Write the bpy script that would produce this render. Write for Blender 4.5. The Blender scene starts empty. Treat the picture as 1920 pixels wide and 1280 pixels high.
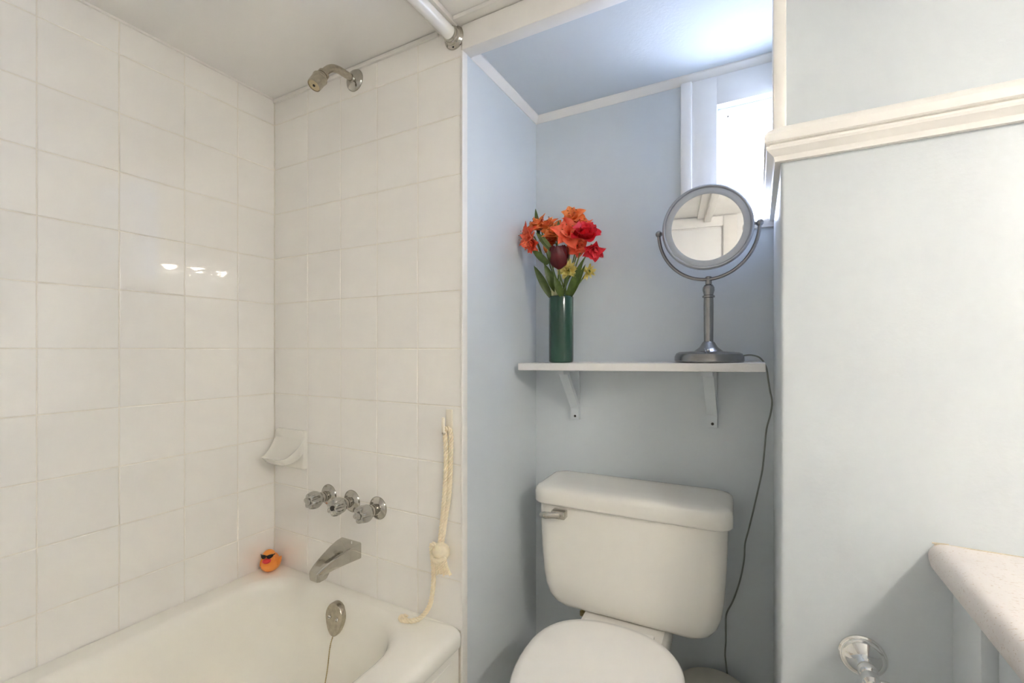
import bpy, bmesh, math, random
from mathutils import Vector, Matrix

random.seed(7)
sc = bpy.context.scene
COL = sc.collection
PI = math.pi

# ------------------------------------------------------------------ camera
cam_d = bpy.data.cameras.new('camera')
cam = bpy.data.objects.new('camera', cam_d)
COL.objects.link(cam)
cam.location = (1.4531, -0.9749, 1.14)
cam.rotation_euler = (math.radians(90), 0, math.radians(28.5))
cam_d.sensor_width = 36.0
cam_d.lens = 850.0 / 1920.0 * 36.0
cam_d.shift_y = 14.0 / 1920.0
cam_d.clip_start = 0.01
sc.camera = cam

# ------------------------------------------------------------------ world, exposure
w = bpy.data.worlds.new('world')
sc.world = w
w.use_nodes = True
w.node_tree.nodes['Background'].inputs[0].default_value = (0.75, 0.84, 1.0, 1)
w.node_tree.nodes['Background'].inputs[1].default_value = 1.0
vs = sc.view_settings
vs.view_transform = 'Standard'
vs.look = 'None'
vs.gamma = 1.0
vs.use_curve_mapping = False
vs.exposure = 1.28
sc.cycles.max_bounces = 10
sc.cycles.diffuse_bounces = 8
sc.cycles.glossy_bounces = 4
sc.cycles.sample_clamp_indirect = 45.0

BULB = 74.0          # vanity globe emission
BULB_COL = (1.0, 0.915, 0.825)
PANE = 15.7          # frosted window pane, daylight behind it
PANE_COL = (0.66, 0.75, 1.0)

# ------------------------------------------------------------------ materials
MATS = {}
def mat(name, col, rough=0.5, metal=0.0, var=0.04, vscale=6.0, bump=0.0, bscale=200.0, spec=0.5,
        trans=0.0, ior=1.45, coat=0.0, emit=None, estr=0.0, obj_var=0.0, sss=0.0, aniso=0.0):
    m = bpy.data.materials.new(name)
    m.use_nodes = True
    nt = m.node_tree
    b = nt.nodes['Principled BSDF']
    tc = nt.nodes.new('ShaderNodeTexCoord')
    n = nt.nodes.new('ShaderNodeTexNoise')
    n.inputs['Scale'].default_value = vscale
    n.inputs['Detail'].default_value = 4
    nt.links.new(tc.outputs['Object'], n.inputs['Vector'])
    r = nt.nodes.new('ShaderNodeValToRGB')
    lo = tuple(max(0, c * (1 - var)) for c in col)
    hi = tuple(min(1, c * (1 + var)) for c in col)
    r.color_ramp.elements[0].position = 0.3
    r.color_ramp.elements[1].position = 0.7
    r.color_ramp.elements[0].color = (*lo, 1)
    r.color_ramp.elements[1].color = (*hi, 1)
    nt.links.new(n.outputs['Fac'], r.inputs['Fac'])
    out = r.outputs['Color']
    if obj_var:
        oi = nt.nodes.new('ShaderNodeObjectInfo')
        hs = nt.nodes.new('ShaderNodeHueSaturation')
        mr = nt.nodes.new('ShaderNodeMapRange')
        mr.inputs['To Min'].default_value = 1 - obj_var
        mr.inputs['To Max'].default_value = 1 + obj_var
        nt.links.new(oi.outputs['Random'], mr.inputs['Value'])
        nt.links.new(mr.outputs['Result'], hs.inputs['Value'])
        nt.links.new(out, hs.inputs['Color'])
        out = hs.outputs['Color']
    nt.links.new(out, b.inputs['Base Color'])
    b.inputs['Roughness'].default_value = rough
    b.inputs['Metallic'].default_value = metal
    b.inputs['IOR'].default_value = ior
    b.inputs['Specular IOR Level'].default_value = spec
    b.inputs['Transmission Weight'].default_value = trans
    b.inputs['Coat Weight'].default_value = coat
    b.inputs['Coat Roughness'].default_value = 0.04
    if sss:
        b.inputs['Subsurface Weight'].default_value = sss
        b.inputs['Subsurface Radius'].default_value = (0.01, 0.006, 0.004)
    if aniso:
        b.inputs['Anisotropic'].default_value = aniso
    if emit:
        b.inputs['Emission Color'].default_value = (*emit, 1)
        b.inputs['Emission Strength'].default_value = estr
    if bump:
        n2 = nt.nodes.new('ShaderNodeTexNoise')
        n2.inputs['Scale'].default_value = bscale
        n2.inputs['Detail'].default_value = 3
        nt.links.new(tc.outputs['Object'], n2.inputs['Vector'])
        bp = nt.nodes.new('ShaderNodeBump')
        bp.inputs['Strength'].default_value = bump
        bp.inputs['Distance'].default_value = 0.002
        nt.links.new(n2.outputs['Fac'], bp.inputs['Height'])
        nt.links.new(bp.outputs['Normal'], b.inputs['Normal'])
    MATS[name] = m
    return m

mat('tile', (0.89, 0.87, 0.835), 0.012, var=0.012, vscale=9, bump=0.03, bscale=14, spec=0.95, obj_var=0.012)
mat('grout', (0.82, 0.78, 0.70), 0.85, var=0.06, vscale=18)
mat('paint_blue', (0.635, 0.68, 0.715), 0.42, var=0.015, vscale=4, bump=0.10, bscale=230, spec=0.35)
mat('paint_alcove_ceiling', (0.635, 0.68, 0.715), 0.85, var=0.02, vscale=5, bump=0.18, bscale=150, spec=0.12)
mat('paint_light', (0.635, 0.68, 0.715), 0.36, var=0.02, vscale=4, bump=0.15, bscale=150, spec=0.4)
mat('paint_ceiling', (0.88, 0.87, 0.85), 0.6, var=0.03, vscale=5, bump=0.10, bscale=120)
mat('paint_tub_ceiling', (0.88, 0.87, 0.85), 0.5, var=0.02, vscale=3, bump=0.02, bscale=60)
mat('trim_cream', (0.83, 0.81, 0.775), 0.35, var=0.03, vscale=12, bump=0.03, bscale=90)
mat('trim_white', (0.83, 0.81, 0.775), 0.32, var=0.02, vscale=12, bump=0.03, bscale=90)
mat('trim_grey', (0.83, 0.81, 0.775), 0.35, var=0.02, vscale=12, bump=0.04, bscale=110)
mat('sealant', (0.66, 0.58, 0.45), 0.7, var=0.25, vscale=30)
mat('tub_enamel', (0.91, 0.89, 0.82), 0.13, var=0.01, vscale=5, spec=0.5)
mat('porcelain', (0.805, 0.785, 0.73), 0.12, var=0.01, vscale=5, coat=0.3)
mat('seat_plastic', (0.91, 0.89, 0.85), 0.25, var=0.01, vscale=5)
mat('dish_ceramic', (0.85, 0.83, 0.77), 0.14, var=0.01, vscale=8)
mat('chrome', (0.52, 0.50, 0.45), 0.10, 1.0, var=0.06, vscale=40)
mat('chrome_bright', (0.82, 0.82, 0.80), 0.06, 1.0, var=0.03, vscale=40)
mat('worn_metal', (0.50, 0.455, 0.375), 0.24, 1.0, var=0.14, vscale=90, bump=0.05, bscale=300)
mat('brass', (0.45, 0.36, 0.17), 0.38, 1.0, var=0.15, vscale=120)
mat('spray_face', (0.62, 0.52, 0.33), 0.5, 0.2, var=0.1, vscale=200)
mat('acrylic', (0.50, 0.49, 0.455), 0.06, 0.9, var=0.02)
mat('dark', (0.025, 0.022, 0.018), 0.6, var=0.2, vscale=60)
mat('nickel', (0.33, 0.325, 0.325), 0.27, 1.0, var=0.07, vscale=60, aniso=0.4)
mat('nickel_light', (0.44, 0.45, 0.48), 0.30, 1.0, var=0.04, vscale=60)
mat('frost_ring', (0.55, 0.57, 0.60), 0.28, var=0.02, vscale=20, spec=0.4)
mat('mirror_glass', (0.95, 0.95, 0.95), 0.0, 1.0, var=0.0)
mat('rod_white', (0.80, 0.79, 0.76), 0.22, var=0.02, vscale=20)
mat('shelf_white', (0.84, 0.82, 0.80), 0.3, var=0.02, vscale=10, bump=0.03, bscale=80)
mat('bracket_paint', (0.635, 0.68, 0.715), 0.4, var=0.02, vscale=20)
mat('vase_green', (0.022, 0.070, 0.046), 0.14, var=0.15, vscale=10, coat=0.5)
mat('petal_orange', (0.90, 0.20, 0.05), 0.5, var=0.30, vscale=35, sss=0.15)
mat('petal_coral', (0.90, 0.13, 0.06), 0.5, var=0.25, vscale=35, sss=0.15)
mat('petal_red', (0.80, 0.016, 0.03), 0.5, var=0.25, vscale=30, sss=0.1)
mat('petal_dark', (0.10, 0.005, 0.008), 0.42, var=0.35, vscale=45)
mat('petal_yellow', (0.78, 0.66, 0.18), 0.55, var=0.2, vscale=50, sss=0.15)
mat('leaf', (0.065, 0.105, 0.016), 0.42, var=0.35, vscale=40)
mat('leaf_pale', (0.14, 0.18, 0.055), 0.5, var=0.3, vscale=40)
mat('stem', (0.16, 0.22, 0.06), 0.5, var=0.25, vscale=60)
mat('stem_pale', (0.60, 0.60, 0.34), 0.5, var=0.15, vscale=80)
mat('anther', (0.16, 0.07, 0.02), 0.6, var=0.3, vscale=80)
mat('cord_grey', (0.22, 0.24, 0.22), 0.5, var=0.1, vscale=40)
mat('bin_plastic', (0.66, 0.64, 0.56), 0.45, var=0.03, vscale=10)
mat('rope', (0.90, 0.80, 0.60), 0.42, var=0.06, vscale=80, sss=0.1)
mat('hook_cream', (0.86, 0.80, 0.68), 0.3, var=0.02)
mat('duck_orange', (0.98, 0.36, 0.07), 0.42, var=0.08, vscale=40, sss=0.3)
mat('duck_red', (0.75, 0.04, 0.05), 0.4, var=0.08)
mat('duck_black', (0.02, 0.012, 0.008), 0.2, var=0.1)
mat('floor_vinyl', (0.76, 0.74, 0.70), 0.4, var=0.12, vscale=9)
mat('door_paint', (0.82, 0.82, 0.81), 0.4, var=0.02)
mat('cabinet_paint', (0.635, 0.68, 0.715), 0.4, var=0.02, vscale=10)
mat('bulb', (1, 1, 1), 0.4, var=0.0, emit=BULB_COL, estr=BULB)

def two_tone(name, c1, c2):
    nt = MATS[name].node_tree
    r = [n for n in nt.nodes if n.type == 'VALTORGB'][0]
    r.color_ramp.elements[0].color = (*c1, 1); r.color_ramp.elements[1].color = (*c2, 1)
two_tone('petal_orange', (0.72, 0.10, 0.02), (0.95, 0.36, 0.09))
two_tone('petal_coral', (0.78, 0.07, 0.03), (0.97, 0.24, 0.12))
two_tone('petal_red', (0.52, 0.006, 0.02), (0.86, 0.03, 0.05))
two_tone('petal_yellow', (0.66, 0.52, 0.10), (0.86, 0.78, 0.32))

def speckle_mat():
    m = mat('laminate', (0.75, 0.71, 0.695), 0.28, var=0.02, vscale=30)
    nt = m.node_tree
    b = nt.nodes['Principled BSDF']
    base = b.inputs['Base Color'].links[0].from_socket
    tc = nt.nodes.new('ShaderNodeTexCoord')
    mp = nt.nodes.new('ShaderNodeMapping')
    mp.inputs['Scale'].default_value = (1.0, 2.6, 2.6)
    vo = nt.nodes.new('ShaderNodeTexNoise')
    vo.inputs['Scale'].default_value = 170
    vo.inputs['Detail'].default_value = 1
    nt.links.new(tc.outputs['Object'], mp.inputs['Vector'])
    nt.links.new(mp.outputs['Vector'], vo.inputs['Vector'])
    rp = nt.nodes.new('ShaderNodeValToRGB')
    rp.color_ramp.elements[0].position = 0.655
    rp.color_ramp.elements[0].color = (0, 0, 0, 1)
    rp.color_ramp.elements[1].position = 0.70
    rp.color_ramp.elements[1].color = (0.75, 0.75, 0.75, 1)
    nt.links.new(vo.outputs['Fac'], rp.inputs['Fac'])
    mx = nt.nodes.new('ShaderNodeMixRGB')
    mx.inputs['Color2'].default_value = (0.55, 0.44, 0.36, 1)
    nt.links.new(rp.outputs['Color'], mx.inputs['Fac'])
    nt.links.new(base, mx.inputs['Color1'])
    nt.links.new(mx.outputs['Color'], b.inputs['Base Color'])
speckle_mat()

def pane_mat():
    m = bpy.data.materials.new('frosted_pane')
    m.use_nodes = True
    nt = m.node_tree
    b = nt.nodes['Principled BSDF']
    b.inputs['Base Color'].default_value = (0.8, 0.85, 0.9, 1)
    b.inputs['Roughness'].default_value = 0.35
    tc = nt.nodes.new('ShaderNodeTexCoord')
    n = nt.nodes.new('ShaderNodeTexNoise')
    n.inputs['Scale'].default_value = 420
    n.inputs['Detail'].default_value = 2
    nt.links.new(tc.outputs['Object'], n.inputs['Vector'])
    r = nt.nodes.new('ShaderNodeValToRGB')
    r.color_ramp.elements[0].position = 0.36
    r.color_ramp.elements[0].color = tuple(c * 0.60 for c in PANE_COL) + (1,)
    r.color_ramp.elements[1].position = 0.62
    r.color_ramp.elements[1].color = (*PANE_COL, 1)
    nt.links.new(n.outputs['Fac'], r.inputs['Fac'])
    nt.links.new(r.outputs['Color'], b.inputs['Emission Color'])
    b.inputs['Emission Strength'].default_value = PANE
    MATS['frosted_pane'] = m
pane_mat()

# ------------------------------------------------------------------ mesh helpers
ORG = {}
def tag(o, label=None, cat=None, group=None, kind=None):
    if label: o['label'] = label
    if cat: o['category'] = cat
    if group: o['group'] = group
    if kind: o['kind'] = kind
    return o

def thing(name, label, cat, loc, group=None):
    o = bpy.data.objects.new(name, None)
    o.empty_display_size = 0.02
    COL.objects.link(o)
    o.location = loc
    ORG[o.name] = Vector(loc)
    return tag(o, label, cat, group)

def obj(name, geo, material, parent=None, smooth=True, angle=40, loc=None, label=None):
    verts, faces = geo
    org = ORG[parent.name] if parent is not None else Vector(loc if loc else (0, 0, 0))
    me = bpy.data.meshes.new(name)
    me.from_pydata([tuple(Vector(v) - org) for v in verts], [], faces)
    me.update()
    bm = bmesh.new(); bm.from_mesh(me)
    bmesh.ops.recalc_face_normals(bm, faces=bm.faces[:])
    bm.to_mesh(me); bm.free()
    me.materials.append(MATS[material])
    if smooth:
        me.polygons.foreach_set('use_smooth', [True] * len(me.polygons))
        me.set_sharp_from_angle(angle=math.radians(angle))
    o = bpy.data.objects.new(name, me)
    COL.objects.link(o)
    if parent is not None:
        o.parent = parent
    else:
        o.location = org
    ORG[o.name] = org
    if label: o['label'] = label
    return o

def join(*geos):
    V = []; Fs = []
    for v, f in geos:
        k = len(V)
        V += [tuple(p) for p in v]
        Fs += [tuple(i + k for i in q) for q in f]
    return V, Fs

def box(x0, x1, y0, y1, z0, z1, bevel=0.0, seg=2):
    bm = bmesh.new()
    bmesh.ops.create_cube(bm, size=1)
    for v in bm.verts:
        v.co = Vector(((x0 + x1) / 2 + v.co.x * (x1 - x0), (y0 + y1) / 2 + v.co.y * (y1 - y0), (z0 + z1) / 2 + v.co.z * (z1 - z0)))
    if bevel:
        bmesh.ops.bevel(bm, geom=bm.edges[:], offset=bevel, segments=seg, profile=0.5, affect='EDGES')
    V = [v.co[:] for v in bm.verts]
    bm.verts.index_update()
    Fs = [tuple(v.index for v in f.verts) for f in bm.faces]
    bm.free()
    return V, Fs

def loft(rings, cap0=True, cap1=True, closed=True):
    n = len(rings[0]); V = []; Fs = []
    for r in rings: V += [tuple(p) for p in r]
    for i in range(len(rings) - 1):
        for j in range(n if closed else n - 1):
            a = i * n + j; b = i * n + (j + 1) % n
            Fs.append((a, b, b + n, a + n))
    if closed and cap0: Fs.append(tuple(range(n - 1, -1, -1)))
    if closed and cap1: Fs.append(tuple((len(rings) - 1) * n + j for j in range(n)))
    return V, Fs

def frame(d, up=None):
    d = Vector(d).normalized()
    u = Vector(up) if up else (Vector((0, 0, 1)) if abs(d.z) < 0.9 else Vector((1, 0, 0)))
    a = d.cross(u).normalized()
    b = d.cross(a).normalized()
    return a, b, d

def catmull(pts, n=8):
    P = [Vector(p) for p in pts]
    if len(P) < 3: return P
    P = [P[0] * 2 - P[1]] + P + [P[-1] * 2 - P[-2]]
    out = []
    for i in range(1, len(P) - 2):
        for k in range(n):
            t = k / n
            a, b, c, d = P[i - 1], P[i], P[i + 1], P[i + 2]
            out.append(0.5 * ((2 * b) + (c - a) * t + (2 * a - 5 * b + 4 * c - d) * t * t + (3 * b - a - 3 * c + d) * t ** 3))
    out.append(P[-2])
    return out

def frames_along(P):
    T = []
    for i in range(len(P)):
        T.append((P[min(i + 1, len(P) - 1)] - P[max(i - 1, 0)]).normalized())
    a, b, _ = frame(T[0])
    Fr = [(a, b)]
    for i in range(1, len(P)):
        ax = T[i - 1].cross(T[i])
        if ax.length > 1e-9:
            R = Matrix.Rotation(T[i - 1].angle(T[i]), 3, ax.normalized())
            a = R @ a; b = R @ b
        Fr.append((a.copy(), b.copy()))
    return Fr

def tube(pts, r, seg=12, smooth_n=0, flat=1.0):
    P = catmull(pts, smooth_n) if smooth_n else [Vector(p) for p in pts]
    n = len(P)
    if callable(r): R = [r(i / (n - 1)) for i in range(n)]
    elif isinstance(r, (list, tuple)):
        R = []
        for i in range(n):
            t = i / (n - 1) * (len(r) - 1); k = min(int(t), len(r) - 2)
            R.append(r[k] + (r[k + 1] - r[k]) * (t - k))
    else: R = [r] * n
    Fr = frames_along(P)
    rings = []
    for i in range(n):
        a, b = Fr[i]
        rings.append([P[i] + R[i] * (a * math.cos(2 * PI * j / seg) + b * math.sin(2 * PI * j / seg) * flat) for j in range(seg)])
    return loft(rings)

def rope(pts, r, pitch, strands=3, seg=6, n=14):
    P = catmull(pts, n)
    # resample evenly
    L = [0]
    for i in range(1, len(P)): L.append(L[-1] + (P[i] - P[i - 1]).length)
    step = pitch / 9.0; m = max(4, int(L[-1] / step))
    Q = []; k = 0
    for i in range(m + 1):
        s = L[-1] * i / m
        while k < len(P) - 2 and L[k + 1] < s: k += 1
        d = L[k + 1] - L[k]
        Q.append(P[k].lerp(P[k + 1], (s - L[k]) / d if d else 0))
    Fr = frames_along(Q)
    geos = []
    for st in range(strands):
        C = []
        for i, p in enumerate(Q):
            a, b = Fr[i]
            ph = 2 * PI * (st / strands + i * step / pitch)
            C.append(p + (a * math.cos(ph) + b * math.sin(ph)) * r * 0.60)
        geos.append(tube(C, r * 0.46, seg))
    return join(*geos)

def lathe(profile, center=(0, 0, 0), axis=(0, 0, 1), seg=32, mod=None, caps=True):
    """profile: list of (radius, height along axis)"""
    a, b, d = frame(axis)
    c = Vector(center)
    rings = []
    for (r, h) in profile:
        ring = []
        for j in range(seg):
            t = 2 * PI * j / seg
            rr = r * (mod(t, h) if mod else 1)
            ring.append(c + d * h + (a * math.cos(t) + b * math.sin(t)) * max(rr, 1e-5))
        rings.append(ring)
    return loft(rings, caps, caps)

def sphere(c, r, seg=16, rings=10, sx=1, sy=1, sz=1, fn=None):
    V = []; Fs = []
    for i in range(rings + 1):
        th = PI * i / rings
        for j in range(seg):
            ph = 2 * PI * j / seg
            p = Vector((math.sin(th) * math.cos(ph), math.sin(th) * math.sin(ph), math.cos(th)))
            k = fn(p) if fn else 1
            V.append((c[0] + p.x * r * sx * k, c[1] + p.y * r * sy * k, c[2] + p.z * r * sz * k))
    for i in range(rings):
        for j in range(seg):
            a = i * seg + j; b = i * seg + (j + 1) % seg
            Fs.append((a, b, b + seg, a + seg))
    bm = bmesh.new()
    vs_ = [bm.verts.new(v) for v in V]
    for f in Fs:
        try: bm.faces.new([vs_[i] for i in f])
        except ValueError: pass
    bmesh.ops.remove_doubles(bm, verts=bm.verts[:], dist=1e-6)
    bm.verts.index_update()
    V = [v.co[:] for v in bm.verts]; Fs = [tuple(v.index for v in f.verts) for f in bm.faces]
    bm.free()
    return V, Fs

def rrect(x0, x1, y0, y1, rad, z, nc=8, ns=4):
    """rounded rectangle ring in XY at z; rad may be one number or four (++, -+, --, +-)"""
    if not isinstance(rad, (list, tuple)): rad = [rad] * 4
    out = []
    corners = [(x1, y1, 0), (x0, y1, 90), (x0, y0, 180), (x1, y0, 270)]
    sg = [(-1, -1), (1, -1), (1, 1), (-1, 1)]
    for q, (cx, cy, a0) in enumerate(corners):
        r = rad[q]
        ox, oy = cx + sg[q][0] * r, cy + sg[q][1] * r
        for k in range(nc + 1):
            a = math.radians(a0 + 90 * k / nc)
            out.append(Vector((ox + r * math.cos(a), oy + r * math.sin(a), z)))
        # side points to the next corner
        nx, ny, na = corners[(q + 1) % 4]
        r2 = rad[(q + 1) % 4]
        ex, ey = nx + sg[(q + 1) % 4][0] * r2, ny + sg[(q + 1) % 4][1] * r2
        e = Vector((ex + r2 * math.cos(math.radians(na)), ey + r2 * math.sin(math.radians(na)), z))
        s = out[-1]
        for k in range(1, ns):
            out.append(s.lerp(e, k / ns))
    return out

def sweep_xy(profile, path):
    """profile of (offset, z); path = list of ((x,y),(nx,ny)) with offset direction (not normalised at mitres)"""
    rings = []
    for (p, n) in path:
        rings.append([Vector((p[0] + n[0] * o, p[1] + n[1] * o, z)) for (o, z) in profile])
    return loft(rings)

# ------------------------------------------------------------------ dimensions of the room
W = 0.7787          # end of the tiled plumbing wall, left side of the toilet alcove
XR = 1.49           # right side of the alcove
YB = 0.4411         # back of the alcove
ZC = 1.995          # ceiling
ZA = 1.936          # ceiling of the alcove
XV = 2.42           # wall over the vanity
YR = -1.85          # rear wall
S = 0.1524          # tile pitch
Z0 = 1.1408         # one grout line

def struct(name, geo, m, **k):
    return tag(obj(name, geo, m, **k), kind='structure')

struct('floor', box(-0.1, XV + 0.1, YR - 0.1, 0.55, -0.1, 0.0), 'floor_vinyl', smooth=False)
struct('ceiling', box(-0.1, XV + 0.1, YR - 0.1, 0.0, ZC, ZC + 0.1), 'paint_ceiling', smooth=False)
struct('ceiling_tub', box(-0.001, 0.705, YR, -0.001, ZC - 0.004, ZC + 0.002), 'paint_tub_ceiling', smooth=False)
struct('ceiling_alcove', box(0.6, 1.6, 0.030, 0.56, ZA, ZA + 0.16), 'paint_alcove_ceiling', smooth=False)

# ---- tiled walls: grout bed with every tile a piece of its own
wall_left = struct('wall_left', box(-0.1, -0.0013, YR - 0.1, 0.1, 0, ZC + 0.02), 'grout', smooth=False)
wall_plumb = struct('wall_plumbing', box(-0.001, 0.7735, 0.0013, 0.09, 0, ZC + 0.02), 'grout', smooth=False)
TILE_MESH = {}
def tile_mesh(wd, ht):
    key = (round(wd, 4), round(ht, 4))
    if key in TILE_MESH: return TILE_MESH[key]
    g = 0.0011; b = 0.0016; t = 0.006
    hx, hz = wd / 2 - g, ht / 2 - g
    def ring(x, z, y): return [(-x, y, -z), (x, y, -z), (x, y, z), (-x, y, z)]
    V = ring(hx, hz, t) + ring(hx, hz, 0.0010) + ring(hx - b * 0.4, hz - b * 0.4, 0.0003) + ring(hx - b, hz - b, 0)
    Fs = []
    for i in range(3):
        for j in range(4):
            a = i * 4 + j; c = i * 4 + (j + 1) % 4
            Fs.append((a, c, c + 4, a + 4))
    Fs.append((12, 13, 14, 15))
    me = bpy.data.meshes.new('tile')
    me.from_pydata(V, [], Fs); me.update()
    me.materials.append(MATS['tile'])
    TILE_MESH[key] = me
    return me

zl = [Z0 + S * k for k in range(-5, 6)]
zl = [0.404] + [z for z in zl if z > 0.45] + [ZC - 0.005]
yl = [0.0, -0.1241]
while yl[-1] > YR + 0.16: yl.append(yl[-1] - S)
xl = [0.0, 0.1703, 0.3227, 0.4751, 0.6275, 0.7735]
def put_tile(wd, ht, loc, rz, parent):
    o = bpy.data.objects.new('tile', tile_mesh(wd, ht))
    COL.objects.link(o)
    o.location = loc
    o.rotation_euler = (random.gauss(0, 0.0008), 0, rz + random.gauss(0, 0.0008))
    o.parent = parent
for i in range(len(zl) - 1):
    zc, ht = (zl[i] + zl[i + 1]) / 2, zl[i + 1] - zl[i]
    for j in range(len(yl) - 1):
        put_tile(yl[j] - yl[j + 1], ht, (0, (yl[j] + yl[j + 1]) / 2, zc), PI / 2, wall_left)
    for j in range(len(xl) - 1):
        put_tile(xl[j + 1] - xl[j], ht, ((xl[j] + xl[j + 1]) / 2, 0, zc), 0, wall_plumb)

# ---- painted walls of the alcove and the vanity side
struct('wall_alcove_left', box(0.6, W, 0.018, 0.56, 0, ZC + 0.02), 'paint_blue', smooth=False)
WX0, WX1, WZ0, WZ1 = 1.35, XR + 0.02, 1.492, 1.832      # window opening
struct('wall_alcove_back', join(box(0.6, WX0, YB, 0.56, 0, ZC), box(WX0, 1.6, YB, 0.56, 0, WZ0), box(WX0, 1.6, YB, 0.56, WZ1, ZC)),
       'paint_blue', smooth=False)
struct('wall_right', box(XR, XV + 0.1, 0.0, 0.56, -0.02, ZC + 0.02, 0.006, 3), 'paint_light')
struct('wall_vanity', box(XV, XV + 0.1, YR - 0.1, 0.05, 0, ZC + 0.02), 'paint_light', smooth=False)
struct('wall_rear', box(-0.1, XV + 0.1, YR - 0.1, YR, 0, ZC + 0.02), 'paint_ceiling', smooth=False)

# header over the alcove and the trims
struct('trim_1', box(W - 0.002, XR + 0.004, -0.004, 0.036, 1.915, ZC - 0.0145, 0.004), 'trim_cream')                # header board
struct('trim_2', box(0.766, XR + 0.83, -0.027, 0.02, ZC - 0.013, ZC - 0.0015, 0.0015), 'trim_cream')               # ceiling strip by the header
struct('trim_3', box(0.703, 0.765, YR, -0.0005, ZC - 0.016, ZC - 0.0015, 0.002), 'trim_cream')                     # ceiling strip over the tub edge
struct('trim_4', box(0.7735, W + 0.0012, -0.0035, 0.0195, 0, 1.9155, 0.0012), 'trim_white')                        # corner strip
struct('trim_5', box(0.0, 0.70, -0.007, 0.002, ZC - 0.0185, ZC - 0.0062, 0.002), 'trim_cream')                     # strip above the tiles
struct('trim_6', box(-0.002, 0.006, YR, 0.0, ZC - 0.010, ZC - 0.001, 0.002), 'trim_cream')                         # sealed edge, long tile wall
cove = [(0, 1.9145), (0.003, 1.9145), (0.0055, 1.9175), (0.0095, 1.9225), (0.0145, 1.9285), (0.0172, 1.932), (0.0172, ZA + 0.001), (0, ZA + 0.001)]
struct('trim_7', sweep_xy(cove, [((W, 0.036), (1, 0)), ((W, YB), (1, -1))]), 'trim_white', angle=25)
struct('trim_8', sweep_xy(cove, [((W, YB), (1, -1)), ((XR, YB), (0, -1))]), 'trim_white', angle=25)
# chair rail round the corner
rail = [(0, 1.5485), (0.006, 1.5485), (0.017, 1.541), (0.0215, 1.5375), (0.026, 1.531), (0.027, 1.526), (0.027, 1.5165), (0.024, 1.5145),
        (0.0185, 1.5135), (0.0185, 1.5105), (0.0235, 1.5095), (0.0240, 1.507), (0.0225, 1.503), (0.016, 1.497), (0.012, 1.493), (0.0105, 1.4885), (0.010, 1.484), (0, 1.484)]
struct('trim_9', sweep_xy(rail, [((XV, 0), (0, -1)), ((XR, 0), (-1, -1)), ((XR, YB), (-1, 0))]), 'trim_grey', angle=22)
# casing above the rail
struct('trim_10', join(box(1.4775, 1.4985, -0.0065, 0.060, 1.546, ZC - 0.013, 0.003)), 'trim_cream')

# ---- window
win = struct('window_1', join(box(1.283, WX0 + 0.001, YB - 0.011, YB + 0.004, 1.470, 1.913, 0.002),
                              box(WX0, XR + 0.002, YB - 0.011, YB + 0.004, WZ1 - 0.001, 1.913, 0.002),
                              box(WX0, XR + 0.002, YB - 0.011, YB + 0.004, 1.470, WZ0 + 0.001, 0.002)), 'trim_white', loc=(0, 0, 0))
obj('casing', box(1.2535, 1.2845, YB - 0.019, YB + 0.002, 1.462, 1.914, 0.004), 'trim_white', win)
obj('sash', join(box(WX0 - 0.001, 1.374, YB + 0.022, YB + 0.066, WZ0, WZ1, 0.002),
                 box(1.372, WX1, YB + 0.022, YB + 0.066, 1.8165, WZ1, 0.002),
                 box(1.372, WX1, YB + 0.022, YB + 0.066, WZ0, 1.503, 0.002)), 'trim_white', win)
obj('glazing_bead', join(box(1.3735, 1.378, YB + 0.040, YB + 0.052, 1.503, 1.8165), box(1.3735, WX1, YB + 0.040, YB + 0.052, 1.812, 1.8165)), 'trim_white', win, smooth=False)
obj('pane', box(1.372, WX1, YB + 0.052, YB + 0.057, 1.502, 1.818), 'frosted_pane', win, smooth=False, label='frosted bright glass pane')

# ---- door in the rear wall (seen in the round mirror)
door = struct('door_1', box(0.80, 1.56, YR, YR + 0.012, 0.01, 1.905, 0.002), 'door_paint')
obj('door_frame', join(box(0.72, 0.79, YR, YR + 0.022, 0, 1.985, 0.003), box(1.572, 1.66, YR, YR + 0.022, 0, 1.985, 0.003), box(0.79, 1.572, YR, YR + 0.022, 1.918, 1.985, 0.003)), 'trim_cream', door)
obj('door_handle', lathe([(0.012, 0), (0.012, 0.03), (0.026, 0.04), (0.028, 0.055), (0.018, 0.068), (0.0, 0.07)], (0.86, YR + 0.012, 0.95), (0, 1, 0), 20), 'nickel', door)

struct('trim_11', join(box(1.405, 1.462, YR, -0.60, ZC - 0.020, ZC - 0.001, 0.002), box(1.452, 1.492, YR, -0.60, ZC - 0.045, ZC - 0.001, 0.003)), 'trim_white')   # ceiling beam behind the camera

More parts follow.
